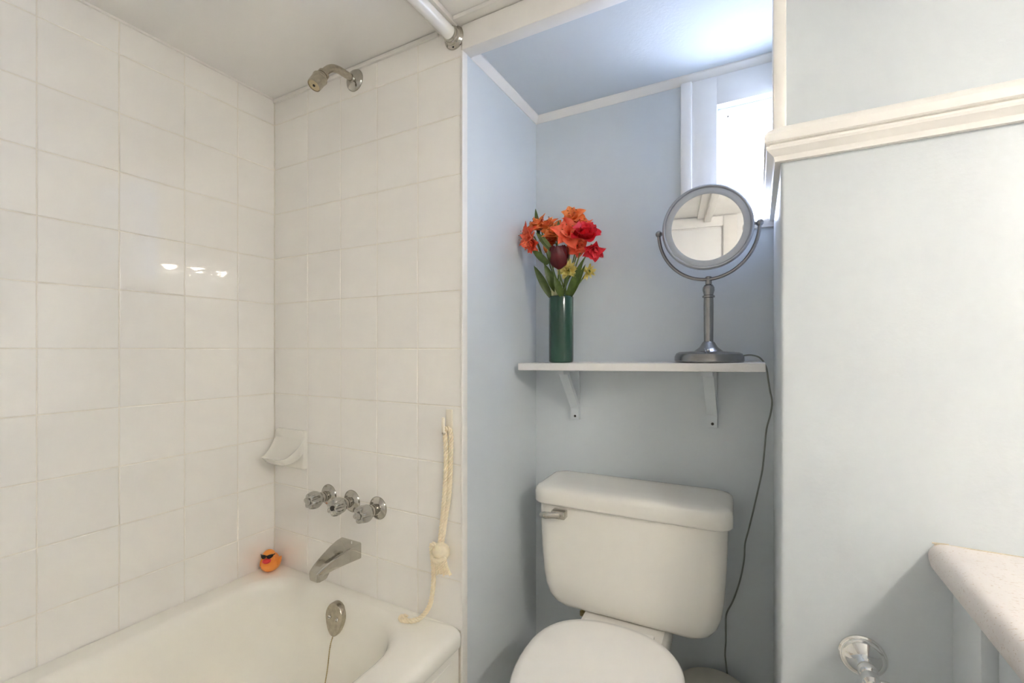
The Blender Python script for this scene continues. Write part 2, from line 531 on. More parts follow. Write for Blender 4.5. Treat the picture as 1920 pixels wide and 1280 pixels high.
# ================================================================== things
# ---- bathtub
tub = thing('bathtub', 'cream enamelled bathtub below the tiled walls', 'bathtub', (0.39, -0.76, 0))
YE = -1.52
rings = [
    rrect(0.003, 0.7765, YE, -0.0025, 0.012, 0.370),
    rrect(0.003, 0.7785, YE, -0.0015, 0.012, 0.376),
    rrect(0.003, 0.7785, YE, -0.0015, 0.012, 0.394),
    rrect(0.003, 0.7760, YE, -0.0015, 0.012, 0.404),
    rrect(0.003, 0.7690, YE, -0.0015, 0.012, 0.410),
    rrect(0.003, 0.7560, YE, -0.0015, 0.012, 0.4125),
    rrect(0.055, 0.685, YE + 0.06, -0.030, (0.16, 0.13, 0.14, 0.14), 0.4125),
    rrect(0.064, 0.673, YE + 0.07, -0.037, (0.158, 0.128, 0.14, 0.14), 0.4095),
    rrect(0.072, 0.663, YE + 0.08, -0.044, (0.156, 0.126, 0.14, 0.14), 0.401),
    rrect(0.078, 0.655, YE + 0.09, -0.049, (0.155, 0.125, 0.14, 0.14), 0.386),
    rrect(0.083, 0.648, YE + 0.11, -0.054, (0.155, 0.125, 0.14, 0.14), 0.350),
    rrect(0.095, 0.632, YE + 0.15, -0.066, (0.15, 0.125, 0.14, 0.14), 0.270),
    rrect(0.115, 0.607, YE + 0.21, -0.085, (0.14, 0.12, 0.14, 0.14), 0.180),
    rrect(0.140, 0.575, YE + 0.27, -0.112, (0.13, 0.12, 0.13, 0.13), 0.115),
    rrect(0.180, 0.535, YE + 0.32, -0.150, (0.12, 0.11, 0.12, 0.12), 0.085),
    rrect(0.240, 0.480, YE + 0.38, -0.210, (0.10, 0.10, 0.1, 0.1), 0.075),
]
obj('tub_shell', loft(rings, False, True), 'tub_enamel', tub, angle=60)
apron = obj('apron', join(box(0.70, 0.7685, YE, -0.003, 0.0, 0.375, 0.003), box(0.7675, 0.7715, YE + 0.05, -0.035, 0.05, 0.345, 0.002)), 'tub_enamel', tub)
# overflow plate on the sloping end wall
def egg(cx, y, cz, a, hb, ht, n=36, tilt=0.10):
    out = []
    for k in range(n):
        t = 2 * PI * k / n
        z = math.sin(t)
        wdt = a * (1 + 0.16 * z) if z < 0 else a
        x = math.cos(t) * wdt
        zz = (ht if z > 0 else hb) * z
        out.append(Vector((cx + x, y - tilt * (-zz), cz + zz)))
    return out
ov = obj('overflow_plate', loft([egg(0.371, -0.050, 0.362, 0.0350, 0.054, 0.039), egg(0.371, -0.0635, 0.362, 0.0350, 0.054, 0.039),
                                 egg(0.371, -0.0668, 0.362, 0.0332, 0.052, 0.037), egg(0.371, -0.0674, 0.362, 0.030, 0.048, 0.034)]), 'worn_metal', tub, angle=30,
         label='worn metal overflow plate')
for sx, rot in ((-0.0155, 0.0), (0.0155, PI / 2)):
    c = Vector((0.371 + sx, -0.0678, 0.360))
    geo = lathe([(0.0052, -0.002), (0.0052, 0.001), (0.0042, 0.0022), (0, 0.0026)], c, (0, -1, 0), 16)
    s = obj('screw', geo, 'chrome_bright', ov)
    dx, dz = math.cos(rot) * 0.0042, math.sin(rot) * 0.0042
    slot = box(c.x - abs(dx) - 0.0006, c.x + abs(dx) + 0.0006, c.y - 0.0030, c.y - 0.0020, c.z - abs(dz) - 0.0006, c.z + abs(dz) + 0.0006)
    obj('screw_slot', slot, 'dark', ov, smooth=False)
chain_pts = catmull([(0.371, -0.0690, 0.309), (0.3705, -0.079, 0.28), (0.370, -0.090, 0.21), (0.368, -0.112, 0.135), (0.366, -0.165, 0.088), (0.366, -0.21, 0.081)], 16)
bead = []
acc = 0.0
for i in range(1, len(chain_pts)):
    a, b = chain_pts[i - 1], chain_pts[i]
    L = (b - a).length
    while acc < L:
        p = a.lerp(b, acc / L); bead.append(sphere(p, 0.0021, 8, 5)); acc += 0.0049
    acc -= L
bead.append(tube(chain_pts, 0.0007, 5))
obj('stopper_chain', join(*bead), 'brass', tub, label='brass ball chain')

# ---- shower head and arm
sh = thing('wall_shower', 'small dull metal shower head on a bent arm high on the tiles', 'shower head', (0.386, 0.0, 1.948))
obj('flange', lathe([(0.033, 0), (0.033, 0.003), (0.030, 0.007), (0.020, 0.012), (0.013, 0.014), (0.011, 0.018)], (0.386, 0.0005, 1.948), (0, -1, 0), 36), 'chrome', sh)
armp = [(0.386, -0.002, 1.948), (0.386, -0.035, 1.9485), (0.385, -0.062, 1.9475), (0.384, -0.084, 1.940), (0.382, -0.101, 1.924), (0.380, -0.114, 1.903)]
obj('arm', tube(armp, 0.0105, 16, 6), 'worn_metal', sh)
hd = (Vector(armp[-1]) - Vector(armp[-2])).normalized()
hc = Vector(armp[-1])
obj('collar', lathe([(0.0129, -0.0145), (0.0156, -0.0120), (0.0156, -0.0036), (0.0140, -0.0030), (0.0140, 0.0000), (0.0168, 0.0012), (0.0168, 0.0085), (0.0135, 0.0108)], hc, hd, 28), 'worn_metal', sh, angle=25)
hb_ = obj('head', lathe([(0.0192, 0.0066), (0.0206, 0.0085), (0.0206, 0.0114), (0.0197, 0.0126), (0.0187, 0.0409), (0.0182, 0.0440), (0.0164, 0.0440), (0.0161, 0.0415), (0.0000, 0.0415)], hc, hd, 32), 'worn_metal', sh, angle=25)
obj('spray_face', join(lathe([(0.0158, 0.0397), (0.0158, 0.0423), (0.0062, 0.0428), (0.0000, 0.0428)], hc, hd, 28)), 'spray_face', hb_)
obj('nozzle', lathe([(0.0035, 0.0421), (0.0035, 0.0446), (0.0018, 0.0446), (0.0018, 0.0434), (0.0000, 0.0434)], hc, hd, 14), 'dark', hb_)

# ---- shower rod
rod = thing('shower_rod', 'white shower curtain rod running along the ceiling over the tub edge', 'curtain rod', (0.753, 0.0, 1.955))
obj('rod', tube([(0.753, -0.004, 1.955), (0.753, -0.9, 1.955), (0.753, YR + 0.004, 1.955)], 0.0172, 28), 'rod_white', rod)
for (y, d) in ((-0.0004, -1), (YR + 0.0004, 1)):
    fl = obj('flange', lathe([(0.0302, 0), (0.0302, 0.003), (0.0290, 0.0055), (0.0240, 0.009), (0.0228, 0.012), (0.0228, 0.016), (0.0198, 0.018), (0.0198, 0.025), (0.0174, 0.026)], (0.753, y, 1.955), (0, d, 0), 36), 'chrome', rod)
    obj('screw', lathe([(0.0036, 0), (0.0036, 0.0022), (0.002, 0.003), (0.0, 0.003)], (0.753, y + d * 0.0052, 1.9300), (0, d, 0), 12), 'dark', fl)

# ---- faucet handles
def handle(x, z, label, rot, hole):
    t = thing('faucet_handle', label, 'faucet handle', (x, 0.0, z), 'faceted faucet handles on the tiled wall')
    obj('flange', lathe([(0.0335, 0), (0.0335, 0.002), (0.031, 0.005), (0.022, 0.011), (0.016, 0.013)], (x, 0.0005, z), (0, -1, 0), 36), 'chrome', t)
    obj('stem', lathe([(0.015, 0.011), (0.0158, 0.013), (0.0158, 0.022), (0.0135, 0.0225), (0.0135, 0.026), (0.0165, 0.027), (0.0165, 0.035), (0.012, 0.036)], (x, 0, z), (0, -1, 0), 28), 'chrome', t, angle=25)
    def lob(th, h):
        k = min(1, max(0, (h - 0.034) / 0.02))
        return 1 + k * (0.34 * abs(math.cos(3 * th + rot)) ** 1.2 - 0.16)
    prof = [(0.0155, 0.033), (0.0195, 0.036), (0.0222, 0.042), (0.0232, 0.050), (0.0225, 0.060), (0.0205, 0.070), (0.0185, 0.0745), (0.013, 0.0755), (0.0095, 0.0735), (0.0, 0.0735)]
    kn = obj('knob', lathe(prof, (x, 0, z), (0, -1, 0), 60, lob), 'acrylic', t, angle=30, label='silvery faceted knob')
    obj('knob_core', lathe([(0.0095, 0.034), (0.0085, 0.05), (0.0062, 0.064), (0.0062, 0.069), (0, 0.069)], (x, 0, z), (0, -1, 0), 20), 'chrome', kn)
    if hole:
        obj('screw_hole', lathe([(0.0072, 0.0734), (0.0072, 0.0750), (0.0, 0.0750)], (x, 0, z), (0, -1, 0), 20), 'dark', kn, label='dark open screw hole')
    else:
        obj('button_cap', lathe([(0.0095, 0.0732), (0.0095, 0.0765), (0.0075, 0.0780), (0.0, 0.0785)], (x, 0, z), (0, -1, 0), 20), 'acrylic', kn)
handle(0.272, 0.683, 'silvery faceted faucet handle next to the ceramic soap dish', 0.3, False)
handle(0.373, 0.680, 'silvery faceted faucet handle missing its cap, dark screw hole showing', 1.4, True)
handle(0.480, 0.677, 'silvery faceted faucet handle on the side towards the hanging rope tassel', 2.3, False)

# ---- tub spout
sp = thing('tub_spout', 'tarnished chrome wedge-shaped tub spout under the three handles', 'faucet spout', (0.380, 0.0, 0.54))
def spout_ring(y, cx, hw, z0, z1, r):
    pts = rrect(-hw, hw, z0, z1, r, 0, 4, 3)
    return [Vector((cx + p.x, y, p.y)) for p in pts]
srings = [spout_ring(0.0, 0.369, 0.0425, 0.514, 0.5620, 0.005), spout_ring(-0.004, 0.369, 0.0425, 0.514, 0.5620, 0.005), spout_ring(-0.020, 0.3695, 0.0415, 0.515, 0.5610, 0.005),
          spout_ring(-0.050, 0.371, 0.0365, 0.5155, 0.5560, 0.005), spout_ring(-0.085, 0.3735, 0.0290, 0.5150, 0.5475, 0.005), spout_ring(-0.108, 0.375, 0.0240, 0.5120, 0.5405, 0.005), spout_ring(-0.126, 0.3765, 0.0205, 0.5080, 0.5335, 0.005),
          spout_ring(-0.138, 0.3775, 0.0175, 0.5060, 0.5275, 0.005), spout_ring(-0.1405, 0.3775, 0.0155, 0.5065, 0.5250, 0.005)]
def nz(i, y0, y1, z): return rrect(0.3765 - i, 0.3765 + i, y0, y1, (0.006, 0.006, 0.007, 0.007), z, 5, 3)
nose = [nz(0.0205, -0.139, -0.094, 0.520), nz(0.0200, -0.1395, -0.100, 0.509), nz(0.0195, -0.1395, -0.104, 0.504), nz(0.0190, -0.139, -0.1055, 0.5005), nz(0.0180, -0.138, -0.1065, 0.4990)]
body = obj('body', loft(srings), 'chrome', sp, angle=24)
obj('outlet', loft(nose), 'chrome', sp, angle=40)
obj('set_screw', lathe([(0.0025, 0), (0.0025, 0.004), (0.0, 0.0045)], (0.385, -0.012, 0.5610), (0, -0.1, 1), 12), 'chrome_bright', body)

# ---- soap dish
sd = thing('soap_dish', 'cream ceramic scoop-shaped soap dish set into the tiles in the corner', 'soap dish', (0.092, 0.0, 0.81))
obj('back_plate', loft([[Vector((p.x, y, p.y)) for p in rrect(0.016 + i, 0.168 - i, 0.748 + i, 0.874 - i, 0.010, 0, 5, 3)] for (y, i) in ((0.0, 0), (-0.006, 0), (-0.010, 0.002), (-0.012, 0.006))]), 'dish_ceramic', sd)
NU, NV = 16, 14
top, bot = [], []
def scoop(u, v, under):
    th = v * PI / 2
    depth = 0.010 + 0.076 * (1 - math.cos(th)) ** 1.02
    z = 0.872 - 0.086 * math.sin(th) ** 0.84
    hw = 0.0755 - 0.026 * v ** 1.6
    x = 0.092 + u * hw
    lift = 0.014 * abs(u) ** 4 * math.sin(v * PI)
    z += lift + 0.006 * max(0, v - 0.85) / 0.15
    rim = 0.0
    y = -depth + 0.010 * (abs(u) ** 4) * v
    if under:
        z -= 0.002 + 0.020 * math.sin(v * PI) ** 0.7 + 0.004 + 0.012 * (1 - v)
        y = min(-0.006, y + 0.004 + 0.003 * v)
    return (x, y, z)
V = []; Fs = []
for under in (0, 1):
    for i in range(NV + 1):
        for j in range(NU + 1):
            V.append(scoop(-1 + 2 * j / NU, i / NV, under))
n1 = (NU + 1) * (NV + 1)
for k in (0, n1):
    for i in range(NV):
        for j in range(NU):
            a = k + i * (NU + 1) + j
            Fs.append((a, a + 1, a + NU + 2, a + NU + 1))
def edge(i0, j0, i1, j1):
    a = i0 * (NU + 1) + j0; b = i1 * (NU + 1) + j1
    Fs.append((a, b, b + n1, a + n1))
for j in range(NU):
    edge(0, j, 0, j + 1); edge(NV, j, NV, j + 1)
for i in range(NV):
    edge(i, 0, i + 1, 0); edge(i, NU, i + 1, NU)
obj('tray', (V, Fs), 'dish_ceramic', sd, angle=75)

# ---- rubber duck in the corner of the tub
dk = thing('rubber_duck', 'orange rubber duck wearing black sunglasses in the tub corner', 'rubber duck', (0.049, -0.048, 0.4125))
fx, fy = math.cos(math.radians(-52)), math.sin(math.radians(-52))     # facing
def dl(f, s, z): return (0.049 + 1.13 * (f * fx - s * fy), -0.048 + 1.13 * (f * fy + s * fx), 0.4125 + 1.13 * z)
def duck_body():
    rg = []
    for i in range(15):
        t = i / 14
        f = -0.034 + 0.064 * t
        wd = 0.026 * math.sin(PI * min(1, 0.06 + t * 0.92)) ** 0.6
        zc = 0.021 + (0.012 * (1 - t / 0.25) ** 1.5 if t < 0.25 else 0)
        hh = 0.021 * math.sin(PI * min(1, 0.05 + t * 0.93)) ** 0.6
        rg.append([Vector(dl(f, wd * math.cos(2 * PI * j / 20), zc + hh * math.sin(2 * PI * j / 20) * (1 if math.sin(2 * PI * j / 20) > 0 else 0.96))) for j in range(20)])
    return loft(rg)
hdz = 0.050
head_g = sphere(dl(0.010, 0, hdz), 0.0195, 20, 12)
neck_g = tube([dl(0.006, 0, 0.026), dl(0.009, 0, 0.042)], [0.017, 0.0165], 18)
db = obj('body', join(duck_body(), neck_g, head_g), 'duck_orange', dk, angle=70)
for s in (-1, 1):
    wg = [Vector(dl(-0.030 + 0.05 * t, 0, 0)) for t in (0, 1)]
    g = []
    for i in range(9):
        t = i / 8
        h = 0.010 * math.sin(PI * (0.08 + 0.85 * t)) ** 0.7
        g.append([Vector(dl(-0.022 + 0.034 * t, s * (0.0235 + 0.004 * math.cos(a) * math.sin(PI * (0.08 + 0.85 * t))), 0.024 + 0.006 * (1 - t) + h * math.sin(a))) for a in [2 * PI * j / 10 for j in range(10)]])
    obj('wing', loft(g), 'duck_orange', dk, angle=60)
bk = sphere((0, 0, 0), 1, 14, 8)
bkv = [dl(0.0285 + v[0] * 0.0105, v[1] * 0.0115, 0.0425 + v[2] * 0.0068 - 0.1 * 0) for v in bk[0]]
obj('beak', (bkv, bk[1]), 'duck_red', dk, angle=60)
gl = []
for s in (-1, 1):
    g = []
    for k in range(12):
        a = 2 * PI * k / 12
        u = 0.0085 * s + 0.0080 * math.cos(a)
        z = hdz + 0.0060 + (0.0062 * math.sin(a) if math.sin(a) < 0 else 0.0034 * math.sin(a))
        g.append((u, z))
    ri = []
    for off in (0.0, 0.003):
        ri.append([Vector(dl(0.010 + math.sqrt(max(1e-9, (0.0196 + off) ** 2 - u * u - (z - hdz) ** 2)), u, z)) for (u, z) in g])
    gl.append(loft(ri))
br = [dl(0.010 + math.sqrt(0.0212 ** 2 - u * u - 0.007 ** 2) if abs(u) < 0.019 else 0.010, u, hdz + 0.0072) for u in [-0.0185 + 0.037 * i / 12 for i in range(13)]]
gl.append(tube(br, 0.0015, 6))
obj('sunglasses', join(*gl), 'duck_black', dk, angle=50)

# ---- wall hook and rope tieback
hk = thing('wall_hook', 'small cream hook stuck on the tiles holding the rope', 'hook', (0.737, 0.0, 0.95))
obj('hook_plate', box(0.7275, 0.7470, -0.0055, 0.0, 0.918, 0.981, 0.002), 'hook_cream', hk)
obj('hook_arm', join(box(0.7285, 0.7365, -0.026, -0.005, 0.918, 0.925, 0.002), box(0.7285, 0.7365, -0.026, -0.0205, 0.918, 0.962, 0.002)), 'hook_cream', hk)
tb = thing('rope_tieback', 'cream twisted rope tieback with knotted tassel hanging on the tiles', 'rope tassel', (0.727, -0.02, 0.45))
rr = 0.0066
obj('rope_loop', rope([(0.722, -0.024, 0.628), (0.723, -0.020, 0.66), (0.7275, -0.016, 0.72), (0.733, -0.014, 0.80), (0.7345, -0.0135, 0.87), (0.7315, -0.0135, 0.915), (0.7320, -0.0135, 0.930),
                       (0.7365, -0.0130, 0.9325), (0.7455, -0.0115, 0.927), (0.7480, -0.0105, 0.905), (0.7470, -0.010, 0.86), (0.7450, -0.010, 0.80), (0.7395, -0.011, 0.74), (0.7315, -0.014, 0.69), (0.7285, -0.018, 0.655), (0.7265, -0.022, 0.628)],
                      rr, 0.027), 'rope', tb, angle=60)
kc = (0.7310, -0.030, 0.615)
obj('knot', join(sphere(kc, 0.0225, 28, 18, 1.12, 0.85, 1.0, lambda p: 1 + 0.035 * math.sin(11 * math.atan2(p.y, p.x) + 9 * p.z) + 0.02 * math.sin(23 * p.z + 5 * p.x)),
                 rope([(kc[0] - 0.023, kc[1] - 0.004, kc[2] - 0.008), (kc[0] - 0.012, kc[1] - 0.020, kc[2] - 0.014), (kc[0] + 0.006, kc[1] - 0.021, kc[2] - 0.014), (kc[0] + 0.021, kc[1] - 0.008, kc[2] - 0.008)], 0.0058, 0.016)), 'rope', tb, angle=60)
for k in range(11):
    t = -1 + 2 * k / 10
    row = (k % 2) * 0.006
    x0, x1 = kc[0] + 0.002 + 0.015 * t, kc[0] + 0.009 + 0.0255 * t
    zb = 0.557 + 0.006 * (1 + t) / 2 + random.uniform(-0.002, 0.003)
    obj('tassel_strand', rope([(x0, kc[1] - 0.008 + row, kc[2] - 0.012), (x0 + (x1 - x0) * 0.5, kc[1] - 0.011 + row, 0.583), (x1, kc[1] - 0.006 + row, zb)], 0.0040, 0.011, 2, 6, 6), 'rope', tb, angle=60)
obj('rope_tail', rope([(0.722, -0.033, 0.628), (0.712, -0.040, 0.634), (0.7055, -0.038, 0.625), (0.7035, -0.032, 0.60), (0.7015, -0.024, 0.55), (0.6955, -0.020, 0.50), (0.686, -0.022, 0.458), (0.668, -0.033, 0.429), (0.648, -0.044, 0.4195),
                       (0.630, -0.052, 0.4190), (0.617, -0.054, 0.4190), (0.6090, -0.048, 0.4190), (0.6120, -0.040, 0.4190), (0.622, -0.0385, 0.4195)], rr, 0.027), 'rope', tb, angle=60)

# ---- shelf with brackets (hung a little out of level)
tilt = math.atan2(0.0105, 0.67)
sf = thing('wall_shelf', 'white painted shelf board on two angled brackets above the toilet', 'shelf', (1.135, YB, 1.101))
sf.rotation_euler = (0, -tilt, 0)
obj('board', box(0.802, 1.469, 0.262, YB - 0.0005, 1.0795, 1.101, 0.0022), 'shelf_white', sf)
for bx in (0.925, 1.336):
    h = 0.0135
    pr = [Vector((0, YB - 0.001, 0.915)), Vector((0, YB - 0.001, 1.0805)), Vector((0, 0.297, 1.0805)), Vector((0, 0.297, 1.066)), Vector((0, 0.325, 1.066)), Vector((0, YB - 0.020, 0.950)), Vector((0, YB - 0.020, 0.915))]
    inn = [Vector((0, YB - 0.016, 0.990)), Vector((0, YB - 0.016, 1.062)), Vector((0, 0.352, 1.062))]
    g = join(loft([[p + Vector((bx - h, 0, 0)) for p in [pr[6], pr[5], pr[4], pr[3], pr[2], Vector((0, 0.345, 1.0805)), Vector((0, 0.345, 1.066)), Vector((0, YB - 0.006, 0.958)), Vector((0, YB - 0.006, 0.915))]],
                   [p + Vector((bx + h, 0, 0)) for p in [pr[6], pr[5], pr[4], pr[3], pr[2], Vector((0, 0.345, 1.0805)), Vector((0, 0.345, 1.066)), Vector((0, YB - 0.006, 0.958)), Vector((0, YB - 0.006, 0.915))]]]),
             box(bx - h, bx + h, YB - 0.008, YB - 0.0005, 0.912, 1.0805, 0.001), box(bx - h, bx + h, 0.33, YB, 1.0725, 1.0805, 0.001))
    b = obj('bracket', g, 'bracket_paint', sf, smooth=False)
    obj('screw', lathe([(0.004, 0), (0.004, 0.001), (0.002, 0.0016), (0, 0.0016)], (bx + 0.001, YB - 0.0195, 0.925), (0, -1, 0), 12), 'dark', b)

def shelf_z(x): return 1.101 + (x - 1.135) * math.tan(tilt)

# ---- vase
VX, VY = 0.9115, 0.345
VZ = shelf_z(VX) + 0.0006
vz1 = 1.304
va = thing('vase', 'tall dark green glazed cylinder vase on the shelf holding flowers', 'vase', (VX, VY, VZ))
obj('vessel', lathe([(0.034, VZ), (0.0370, VZ + 0.0015), (0.0385, VZ + 0.005), (0.0385, vz1 - 0.005), (0.0378, vz1 - 0.0012), (0.0362, vz1), (0.0346, vz1 - 0.0015), (0.0340, vz1 - 0.006), (0.0340, VZ + 0.008), (0.0, VZ + 0.008)], (VX, VY, 0), (0, 0, 1), 56), 'vase_green', va, angle=50)

# ---- flowers
def petal_geo(c, axis, ang, L, wd, a0, a1, cup=0.25, p=0.8, ruffle=0.0, r0=0.002, ns=7, nw=5, seed=0, point=0.0):
    a, b, d = frame(axis)
    rad = a * math.cos(ang) + b * math.sin(ang)
    tan = d.cross(rad)
    rnd = random.Random(seed)
    ph = rnd.uniform(0, 6.28)
    V = []; Fs = []
    x, z = r0, 0.0
    for i in range(ns + 1):
        s = i / ns
        w_ = wd * (math.sin(PI * min(1, (0.06 + 0.94 * s ** p)) * (0.93 if point < 0.5 else 1.0)) ** (0.75 if point < 0.5 else 1.0) + 0.04)
        phi = a0 + (a1 - a0) * s
        if i:
            x += L / ns * math.sin(phi); z += L / ns * math.cos(phi)
        for j in range(nw + 1):
            u = -1 + 2 * j / nw
            inn = cup * w_ * u * u
            ruf = ruffle * s * math.sin(5 * u + ph + 3 * s)
            pos = Vector(c) + rad * (x - inn * math.cos(phi) + ruf) + d * (z + inn * math.sin(phi) + ruf * 0.6) + tan * (u * w_)
            V.append(pos)
    for i in range(ns):
        for j in range(nw):
            k = i * (nw + 1) + j
            Fs.append((k, k + 1, k + nw + 2, k + nw + 1))
    return V, Fs

def leaf_geo(base, tip, wd, bend=0.0, fold=0.3, n=9, side=(0.35, -0.94, 0)):
    base, tip = Vector(base), Vector(tip)
    d = tip - base
    nrm = (Vector(side) - d * (Vector(side).dot(d) / d.length_squared)).normalized()
    tn = d.normalized().cross(nrm)
    V = []; Fs = []
    wd *= 0.82
    for i in range(n + 1):
        s = i / n
        c = base + d * s + nrm * bend * math.sin(PI * s)
        w_ = wd * math.sin(PI * (0.10 + 0.90 * s) ** 0.9) ** 0.8 if s < 1 else 0.0003
        for u in (-1, -0.5, 0, 0.5, 1):
            V.append(c + tn * (u * w_) + nrm * fold * w_ * abs(u))
    for i in range(n):
        for j in range(4):
            k = i * 5 + j
            Fs.append((k, k + 1, k + 6, k + 5))
    return V, Fs

G_FL = 'cut flowers in the green vase'
def flower(name, label, c, axis, cat='flower'):
    t = thing(name, label, cat, (VX, VY, VZ + 0.02), G_FL)
    base = Vector(c) - Vector(axis).normalized() * 0.012
    jx, jy = random.uniform(-0.018, 0.018), random.uniform(-0.018, 0.018)
    obj('stem', tube([(VX + jx * 0.5, VY + jy * 0.5, VZ + 0.03), (VX + jx, VY + jy, vz1 - 0.01), (VX * 0.45 + base.x * 0.55, VY * 0.45 + base.y * 0.55, vz1 * 0.5 + base.z * 0.5 - 0.01), base, Vector(c)], 0.0022, 7, 6), 'stem', t)
    return t
def lily(label, c, axis, L=0.040, wd=0.0125, m='petal_orange', open_=(0.25, 1.45), k=6, seed=1, stam=True):
    L *= 1.22; wd *= 1.4
    t = flower('lily_flower', label, c, axis)
    for i in range(k + 4):
        rnd = random.Random(seed * 31 + i)
        inner = i >= k
        n_ = 4 if inner else k
        obj('petal', petal_geo(c, axis, 2 * PI * i / n_ + rnd.uniform(-0.3, 0.3) + seed, L * (0.78 if inner else 1.0) * rnd.uniform(0.82, 1.12), wd * (0.80 if inner else 1.0) * rnd.uniform(0.8, 1.1),
                               (0.05 if inner else open_[0]) + rnd.uniform(-0.1, 0.1), (0.55 if inner else open_[1] + 0.25) + rnd.uniform(-0.4, 0.7), 0.38, 0.9, 0.005, ns=9, nw=6, seed=seed * 7 + i, point=1.0), m, t, angle=80)
    if stam:
        a, b, d = frame(axis)
        for i in range(5):
            an = 2 * PI * i / 5 + seed
            dr = (d + (a * math.cos(an) + b * math.sin(an)) * 0.35).normalized()
            e = Vector(c) + dr * L * 0.85
            f = obj('stamen', tube([Vector(c), Vector(c) + dr * L * 0.45 + d * 0.003, e], 0.0006, 5, 4), 'petal_coral', t)
            obj('anther', tube([e - a * 0.002, e + a * 0.002], 0.0011, 6), 'anther', f)
    return t
cdir = Vector((0.42, -0.90, 0))      # towards the room
def tocam(x, y, z): return Vector((x, y, z))
f = lily('ragged coral-orange lily leaning furthest out over the side wall', (0.828, 0.310, 1.488), (-0.55, -0.75, 0.10), 0.042, 0.0115, 'petal_coral', (0.35, 1.25), 7, 1)
obj('leaf', leaf_geo((0.842, 0.33, 1.50), (0.8285, 0.332, 1.588), 0.009, 0.004), 'leaf', f)
f = lily('orange lily under the upright pointed leaf at the top of the bunch', (0.846, 0.332, 1.518), (-0.25, -0.7, 0.75), 0.040, 0.013, 'petal_orange', (0.3, 1.3), 6, 2)
obj('leaf', leaf_geo((0.888, 0.298, 1.400), (0.838, 0.287, 1.448), 0.013, 0.004), 'leaf', f)
f = lily('orange lily with upturned petals between its pale buds', (0.872, 0.322, 1.505), (0.25, -0.6, 0.9), 0.044, 0.0125, 'petal_orange', (0.2, 1.15), 6, 3)
obj('leaf', leaf_geo((0.897, 0.298, 1.440), (0.852, 0.286, 1.498), 0.010, 0.003), 'leaf_pale', f)
obj('leaf', leaf_geo((0.902, 0.292, 1.445), (0.866, 0.282, 1.492), 0.007, 0.003), 'leaf_pale', f)
f = lily('orange lily just above the dark tulip', (0.905, 0.318, 1.490), (0.05, -0.9, 0.35), 0.038, 0.013, 'petal_orange', (0.4, 1.4), 6, 4)
obj('leaf', leaf_geo((0.921, 0.303, 1.468), (0.921, 0.300, 1.530), 0.009, 0.003), 'leaf_pale', f)
f = lily('wide coral-orange lily with a glowing pale centre beside the red rose', (0.957, 0.300, 1.480), (0.25, -0.93, 0.15), 0.046, 0.0165, 'petal_coral', (0.5, 1.45), 6, 5)
lily('orange lily standing highest of all the flowers', (0.955, 0.336, 1.530), (0.15, -0.72, 0.65), 0.038, 0.0145, 'petal_orange', (0.35, 1.4), 6, 6)
lily('small ragged orange lily above the dark drooping leaves', (0.842, 0.300, 1.468), (-0.45, -0.85, -0.15), 0.034, 0.010, 'petal_coral', (0.4, 1.2), 8, 11)
lily('orange lily with narrow curled petals behind the dark tulip', (0.893, 0.335, 1.470), (-0.2, -0.85, 0.4), 0.036, 0.010, 'petal_orange', (0.3, 1.5), 7, 12)
lily('coral lily half hidden behind the wide coral-orange one', (0.985, 0.335, 1.500), (0.25, -0.7, 0.6), 0.034, 0.012, 'petal_coral', (0.3, 1.3), 6, 13)
# red rose
c = Vector((1.008, 0.292, 1.476)); ax = Vector((0.32, -0.62, 0.70))
t = flower('rose', 'bright red rose on the outer side of the bunch', c, ax)
for ring, (k, L, wd, a0, a1) in enumerate(((3, 0.031, 0.017, -0.25, 0.15), (4, 0.038, 0.024, 0.2, 0.40), (5, 0.044, 0.028, 0.5, 1.0), (5, 0.043, 0.027, 0.95, 1.5))):
    for i in range(k):
        obj('petal', petal_geo(c - ax.normalized() * 0.012, ax, 2 * PI * i / k + ring * 0.6, L, wd, a0, a1, 0.42, 0.62, 0.0022, 0.003 + ring * 0.001, seed=ring * 9 + i), 'petal_red', t, angle=80)
c = Vector((1.022, 0.312, 1.437))
t = lily('drooping red blossom hanging under the rose', c, (0.55, -0.55, -0.60), 0.031, 0.012, 'petal_red', (0.3, 1.2), 6, 8, False)
c = Vector((0.975, 0.315, 1.450))
t = lily('red-orange blossom tucked below the wide lily', c, (0.35, -0.85, -0.25), 0.034, 0.015, 'petal_coral', (0.35, 1.2), 5, 9, False)
# tulip
c = Vector((0.930, 0.285, 1.378)); ax = Vector((0.03, -0.16, 1.0))
t = flower('tulip', 'very dark maroon closed tulip in the middle of the bunch', c, ax)
for i in range(6):
    obj('petal', petal_geo(c, ax, 2 * PI * i / 6 + 0.3, 0.078, 0.0235, 1.15 if i % 2 else 1.0, -0.42 + 0.08 * (i % 2), 0.35, 0.62, 0.0022, 0.004, 9, 6, seed=40 + i), 'petal_dark', t, angle=80)
obj('leaf', leaf_geo((0.913, 0.285, 1.385), (0.902, 0.262, 1.440), 0.009, 0.006), 'leaf_pale', t)
obj('leaf', leaf_geo((0.920, 0.270, 1.385), (0.917, 0.258, 1.432), 0.008, -0.004), 'leaf_pale', t)
obj('leaf', leaf_geo((0.886, 0.325, 1.300), (0.834, 0.309, 1.402), 0.0145, 0.005), 'leaf', t)
obj('leaf', leaf_geo((0.905, 0.318, 1.318), (0.880, 0.288, 1.400), 0.016, 0.005), 'leaf', t)
